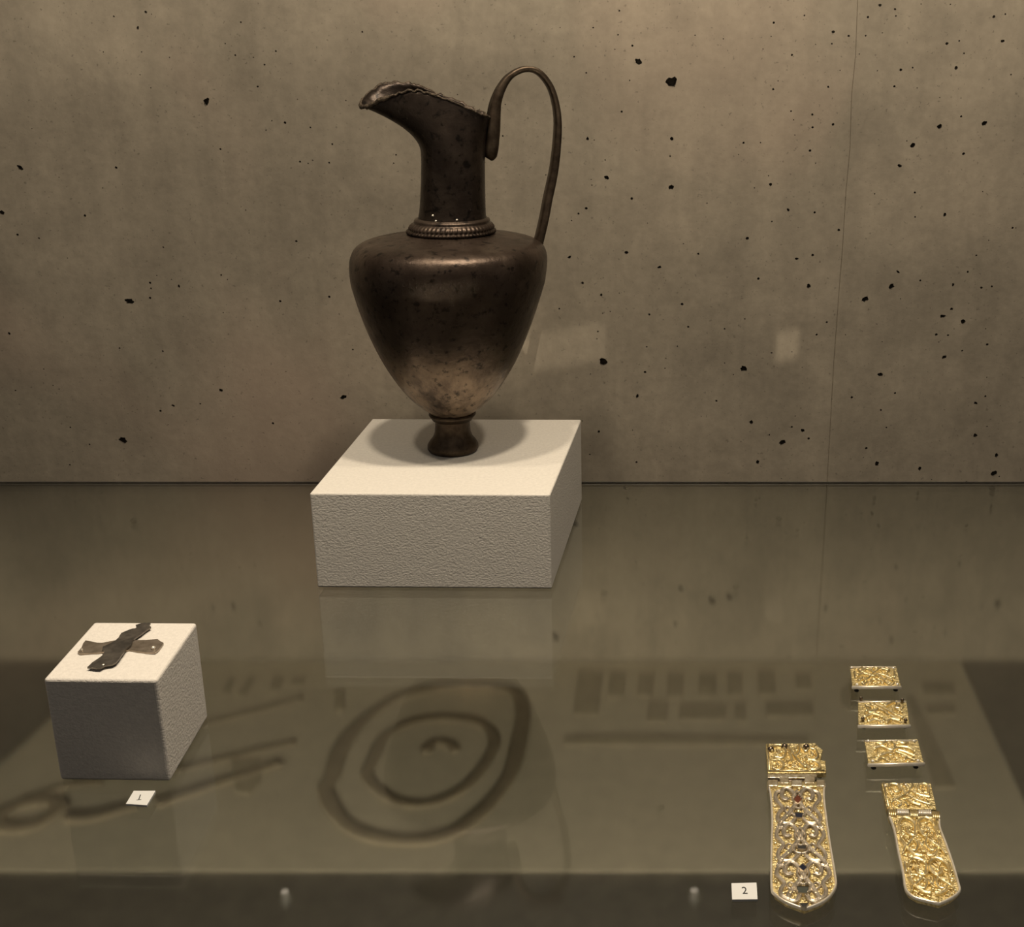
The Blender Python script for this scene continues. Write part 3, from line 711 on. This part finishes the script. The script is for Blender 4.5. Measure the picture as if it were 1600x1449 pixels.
# ------------------------------------------------------------------ number cards
def card(px, ch, cu, size, rot, label, k):
    P = [on_z(u, v, SH + .0014) for u, v in px]
    c = sum(P, Vector()) / 4
    bm = bmesh.new(); prism(bm, [(p.x, p.y) for p in P], SH + .0002, SH + .0014)
    o = tag(link('number_card', bm, M_card), label, 'card', 'number cards')
    cu_d = bpy.data.curves.new('t', 'FONT'); cu_d.body = ch; cu_d.size = size; cu_d.align_x = 'CENTER'; cu_d.align_y = 'CENTER'; cu_d.extrude = .00004; cu_d.resolution_u = 4
    t = bpy.data.objects.new('t', cu_d); me = bpy.data.meshes.new_from_object(t); bpy.data.objects.remove(t)
    num = bpy.data.objects.new('numeral', me); COL.objects.link(num); me.materials.clear(); me.materials.append(M_ink)
    if ch == '1':
        b2 = bmesh.new(); b2.from_mesh(me); box(b2, (-.0011, -size * .36, -.00004), (.0013, -size * .30, .00004)); b2.to_mesh(me); b2.free()
    q = on_z(*cu, SH + .0014); num.parent = o
    sx = Vector((math.cos(rot), math.sin(rot)))
    num.location = (q.x, q.y, SH + .00145); num.rotation_euler = (0, 0, rot); num.scale = (.95, 1.25, 1)
card([(209,1236),(243,1236),(229.5,1258.5),(196.7,1256.5)], '1', (218,1246.5), .0052, R(9), 'tiny slanted white card printed 1 in front of the white cube', 0)
card([(1142.8,1380.5),(1182,1379.5),(1183.6,1405.5),(1144,1406)], '2', (1163.5,1392.5), .0056, 0, 'tiny white card printed 2 left of the large belt fitting', 1)

# ------------------------------------------------------------------ lower compartment seen through the shelf
BT = .0007
def lo(px, z=BT): return [on_z(u, v, z) for u, v in px]
bm = bmesh.new(); P = lo([(-120,1345),(-50,1330),(176,1040),(1500,1040),(1700,1500),(1150,1640),(-300,1500)])
P = [on_z(176,1041,BT), on_z(1500,1041,BT)]
l0 = on_z(0, 1206, BT); r0 = on_z(1600, 1262, BT)
a = P[0] + (l0 - P[0]) * 2.1; b = P[1] + (r0 - P[1]) * 1.75
yf = on_z(800, 1369, BT).y
ta = (yf - P[0].y) / (l0.y - P[0].y); tb = (yf - P[1].y) / (r0.y - P[1].y)
a = P[0] + (l0 - P[0]) * ta; b = P[1] + (r0 - P[1]) * tb
bm = bmesh.new(); prism(bm, [(P[0].x, WY - .002), (P[1].x, WY - .002), (b.x, b.y), (a.x, a.y)], .0002, BT)
tag(link('display_board', bm, M_board), 'pale board on the case bottom, seen dimly through the glass shelf', 'board')
def slab(px, label, group, name='flat_piece', m=M_low, th=.0007, s=2.133, ox=850, oy=740):  # thin flat shapes, each in a darker tone than the board
    Q = [(ox + x / s, oy + y / s) for x, y in px]
    bm = bmesh.new(); prism(bm, [on_z(u, v, BT) for u, v in Q], BT + .0001, BT + th, .0003)
    tag(link(name, bm, m), label, 'fitting', group)
def quad(x0, y0, x1, y1, sk=-4): return [(x0 - sk, y0), (x1 - sk, y0), (x1 + sk, y1), (x0 + sk, y1)]
row = [((105,678,190,822,-9), 'longest dim upright plate under the shelf, first of the row from the left'),
       ((216,682,270,762,-4), 'dim small plate under the shelf, second of the row from the left'),
       ((312,685,364,760,-3), 'dim small plate under the shelf, third of the row from the left'),
       ((410,682,464,764,-2), 'dim small plate under the shelf, fourth of the row from the left'),
       ((516,685,574,756,0), 'dim small plate under the shelf, fifth of the row from the left'),
       ((610,682,660,756,1), 'dim small plate under the shelf, sixth of the row from the left'),
       ((713,675,770,755,3), 'dim small plate under the shelf, seventh of the row from the left'),
       ((838,685,890,738,4), 'dim small plate under the shelf, last of the row on the right')]
for q, lab in row: slab(quad(*q), lab, 'dim plates in the upper row under the shelf')
for q, lab in [((345,782,412,845,-3), 'squarish dim plate under the shelf, left end of the lower row'), ((450,790,605,840,-2), 'wide dim plate under the shelf in the lower row'),
               ((635,785,672,842,0), 'narrow dim plate under the shelf beside the wide one'), ((740,782,895,828,3), 'wide dim plate under the shelf, right end of the lower row')]:
    slab(quad(*q), lab, 'dim plates in the lower row under the shelf')
slab([(72,890),(240,888),(520,892),(880,900),(880,922),(520,924),(60,922)], 'long narrow dim strip lying under the shelf below the plate rows', None, 'flat_strip')
slab([(1256,716),(1362,716),(1374,758),(1266,758)], 'dim plate under the shelf, right of the gilt plates, upper of a pair', 'pair of dim plates at the right under the shelf')
slab([(1272,795),(1366,793),(1372,822),(1280,824)], 'dim plate under the shelf, right of the gilt plates, lower of a pair', 'pair of dim plates at the right under the shelf')
slab([(985,740),(1010,718),(1045,735),(1048,785),(1020,806),(990,790)], 'roundish dim piece under the shelf beside the farthest gilt plate', None)
slab([(1205,760),(1232,760),(1375,1066),(1300,1066)], 'long slanting dim strip under the shelf at the right', None, 'flat_strip')
def wire(px, r, label, cat, name, closed=False, m=M_ring, s=1.6, ox=0, oy=980, flat=.10):
    r = r * 1.4
    q = spline([Vector((ox + x / s, oy + y / s, 0)) for x, y in px], 5, closed)
    pts = [on_z(a.x, a.y, BT + .001) for a in q]
    n = len(pts); rad = [r * (.82 + .3 * abs(noise.noise(Vector((i * .16, r * 900, 0))))) for i in range(n)]
    bm = bmesh.new(); tube(bm, pts, rad, 8, closed)
    for v in bm.verts: v.co.z = BT + .0001 + r * flat + (v.co.z - BT - .001) * flat
    tag(link(name, bm, m, None, True), label, cat)
wire([(830,385),(856,310),(915,240),(1000,185),(1100,160),(1200,158),(1283,170),(1307,220),(1296,300),(1272,385),(1215,460),(1140,520),(1060,543),(960,540),(878,512),(832,462),(815,415)], .0052, 'large dim ring lying under the shelf beneath the plinth', 'ring', 'flat_ring', True)
wire([(930,350),(962,285),(1025,250),(1105,238),(1195,248),(1236,290),(1215,350),(1160,412),(1080,450),(1000,448),(940,412),(918,378)], .0042, 'smaller dim ring lying inside the large ring under the shelf', 'ring', 'flat_ring', True)
wire([(1066,325),(1076,305),(1100,297),(1125,303),(1140,322)], .0040, 'short curved dim piece at the centre of the rings under the shelf', 'ring', 'curved_piece')
RG = [([(470,262),(560,240),(660,215),(758,186)], .0032, 'thin dim rod under the shelf right of the cube, farthest of three'),
      ([(440,368),(540,345),(640,320),(738,297)], .0036, 'thin dim rod under the shelf right of the cube, middle of three'),
      ([(390,452),(470,425),(560,395),(640,370),(702,348)], .0050, 'thick dim rod under the shelf right of the cube, nearest of three')]
for px, r, lab in RG:
    wire(px, r, lab, 'rod', 'flat_rod')
wire([(0,505),(40,512),(90,505),(130,480),(150,455),(110,445),(50,455),(5,480)], .0058, 'dim loop-shaped piece under the shelf at the far left', 'ring', 'flat_loop', True)
wire([(165,485),(230,484),(300,465),(345,455)], .0052, 'dim rod under the shelf beneath the card printed 1', 'rod', 'flat_rod')
wire([(60,440),(110,425),(170,405),(260,395)], .0036, 'thin dim rod under the shelf in front of the cube', 'rod', 'flat_rod')
slab([(578,345),(650,342),(655,400),(625,432),(590,425)], 'dim blade-like piece under the shelf between the rods and rings', None, s=1.6, ox=0, oy=980)
for q, lab in [([(575,138),(592,138),(575,178),(555,178)], 'left'), ([(622,138),(642,138),(615,186),(592,186)], 'second'), ([(685,138),(712,138),(700,172),(672,172)], 'third'), ([(735,140),(768,140),(758,160),(722,160)], 'fourth')]:
    slab(q, 'short slanted dim piece under the shelf behind the rods, %s from the cube' % ('nearest' if lab == 'left' else lab), 'short slanted pieces right of the cube', s=1.6, ox=0, oy=980)
slab([(838,172),(862,172),(862,222),(835,222)], 'small dim upright piece under the shelf left of the rings', None, s=1.6, ox=0, oy=980)

# ------------------------------------------------------------------ small downlights under the fascia, mirrored in the shelf
M_lens = NT('lamp_lens'); M_lens.b.inputs['Emission Color'].default_value = (1, .85, .66, 1); M_lens.b.inputs['Emission Strength'].default_value = 3.2; M_lens = M_lens.m
for (u, v), lab in zip(((445,1393),(665,1396),(868,1396),(1085,1391)), ('first', 'second', 'third', 'fourth')):
    p = on_z(u, v, SH); d = ray(u, v); d.z = -d.z; Y = WY - .0072; q = p + d * ((Y - p.y) / d.y)
    e = empty('downlight', q, 'black downlight above the wall, %s from left, mirrored in the shelf' % lab, 'lamp', 'downlights above the wall')
    bm = bmesh.new(); lathe(bm, [(.0042, q.z + .0006), (.0058, q.z), (.0060, q.z + .014), (.0050, q.z + .018)], 20, (q.x, q.y), False, True); link('housing', bm, M_dark, e)
    bm = bmesh.new(); lathe(bm, [(.0001, q.z + .0004), (.0041, q.z + .0006)], 20, (q.x, q.y)); link('lens', bm, M_lens, e)
    bm = bmesh.new(); box(bm, (q.x - .002, q.y, q.z + .010), (q.x + .002, WY, q.z + .014)); link('arm', bm, M_dark, e)
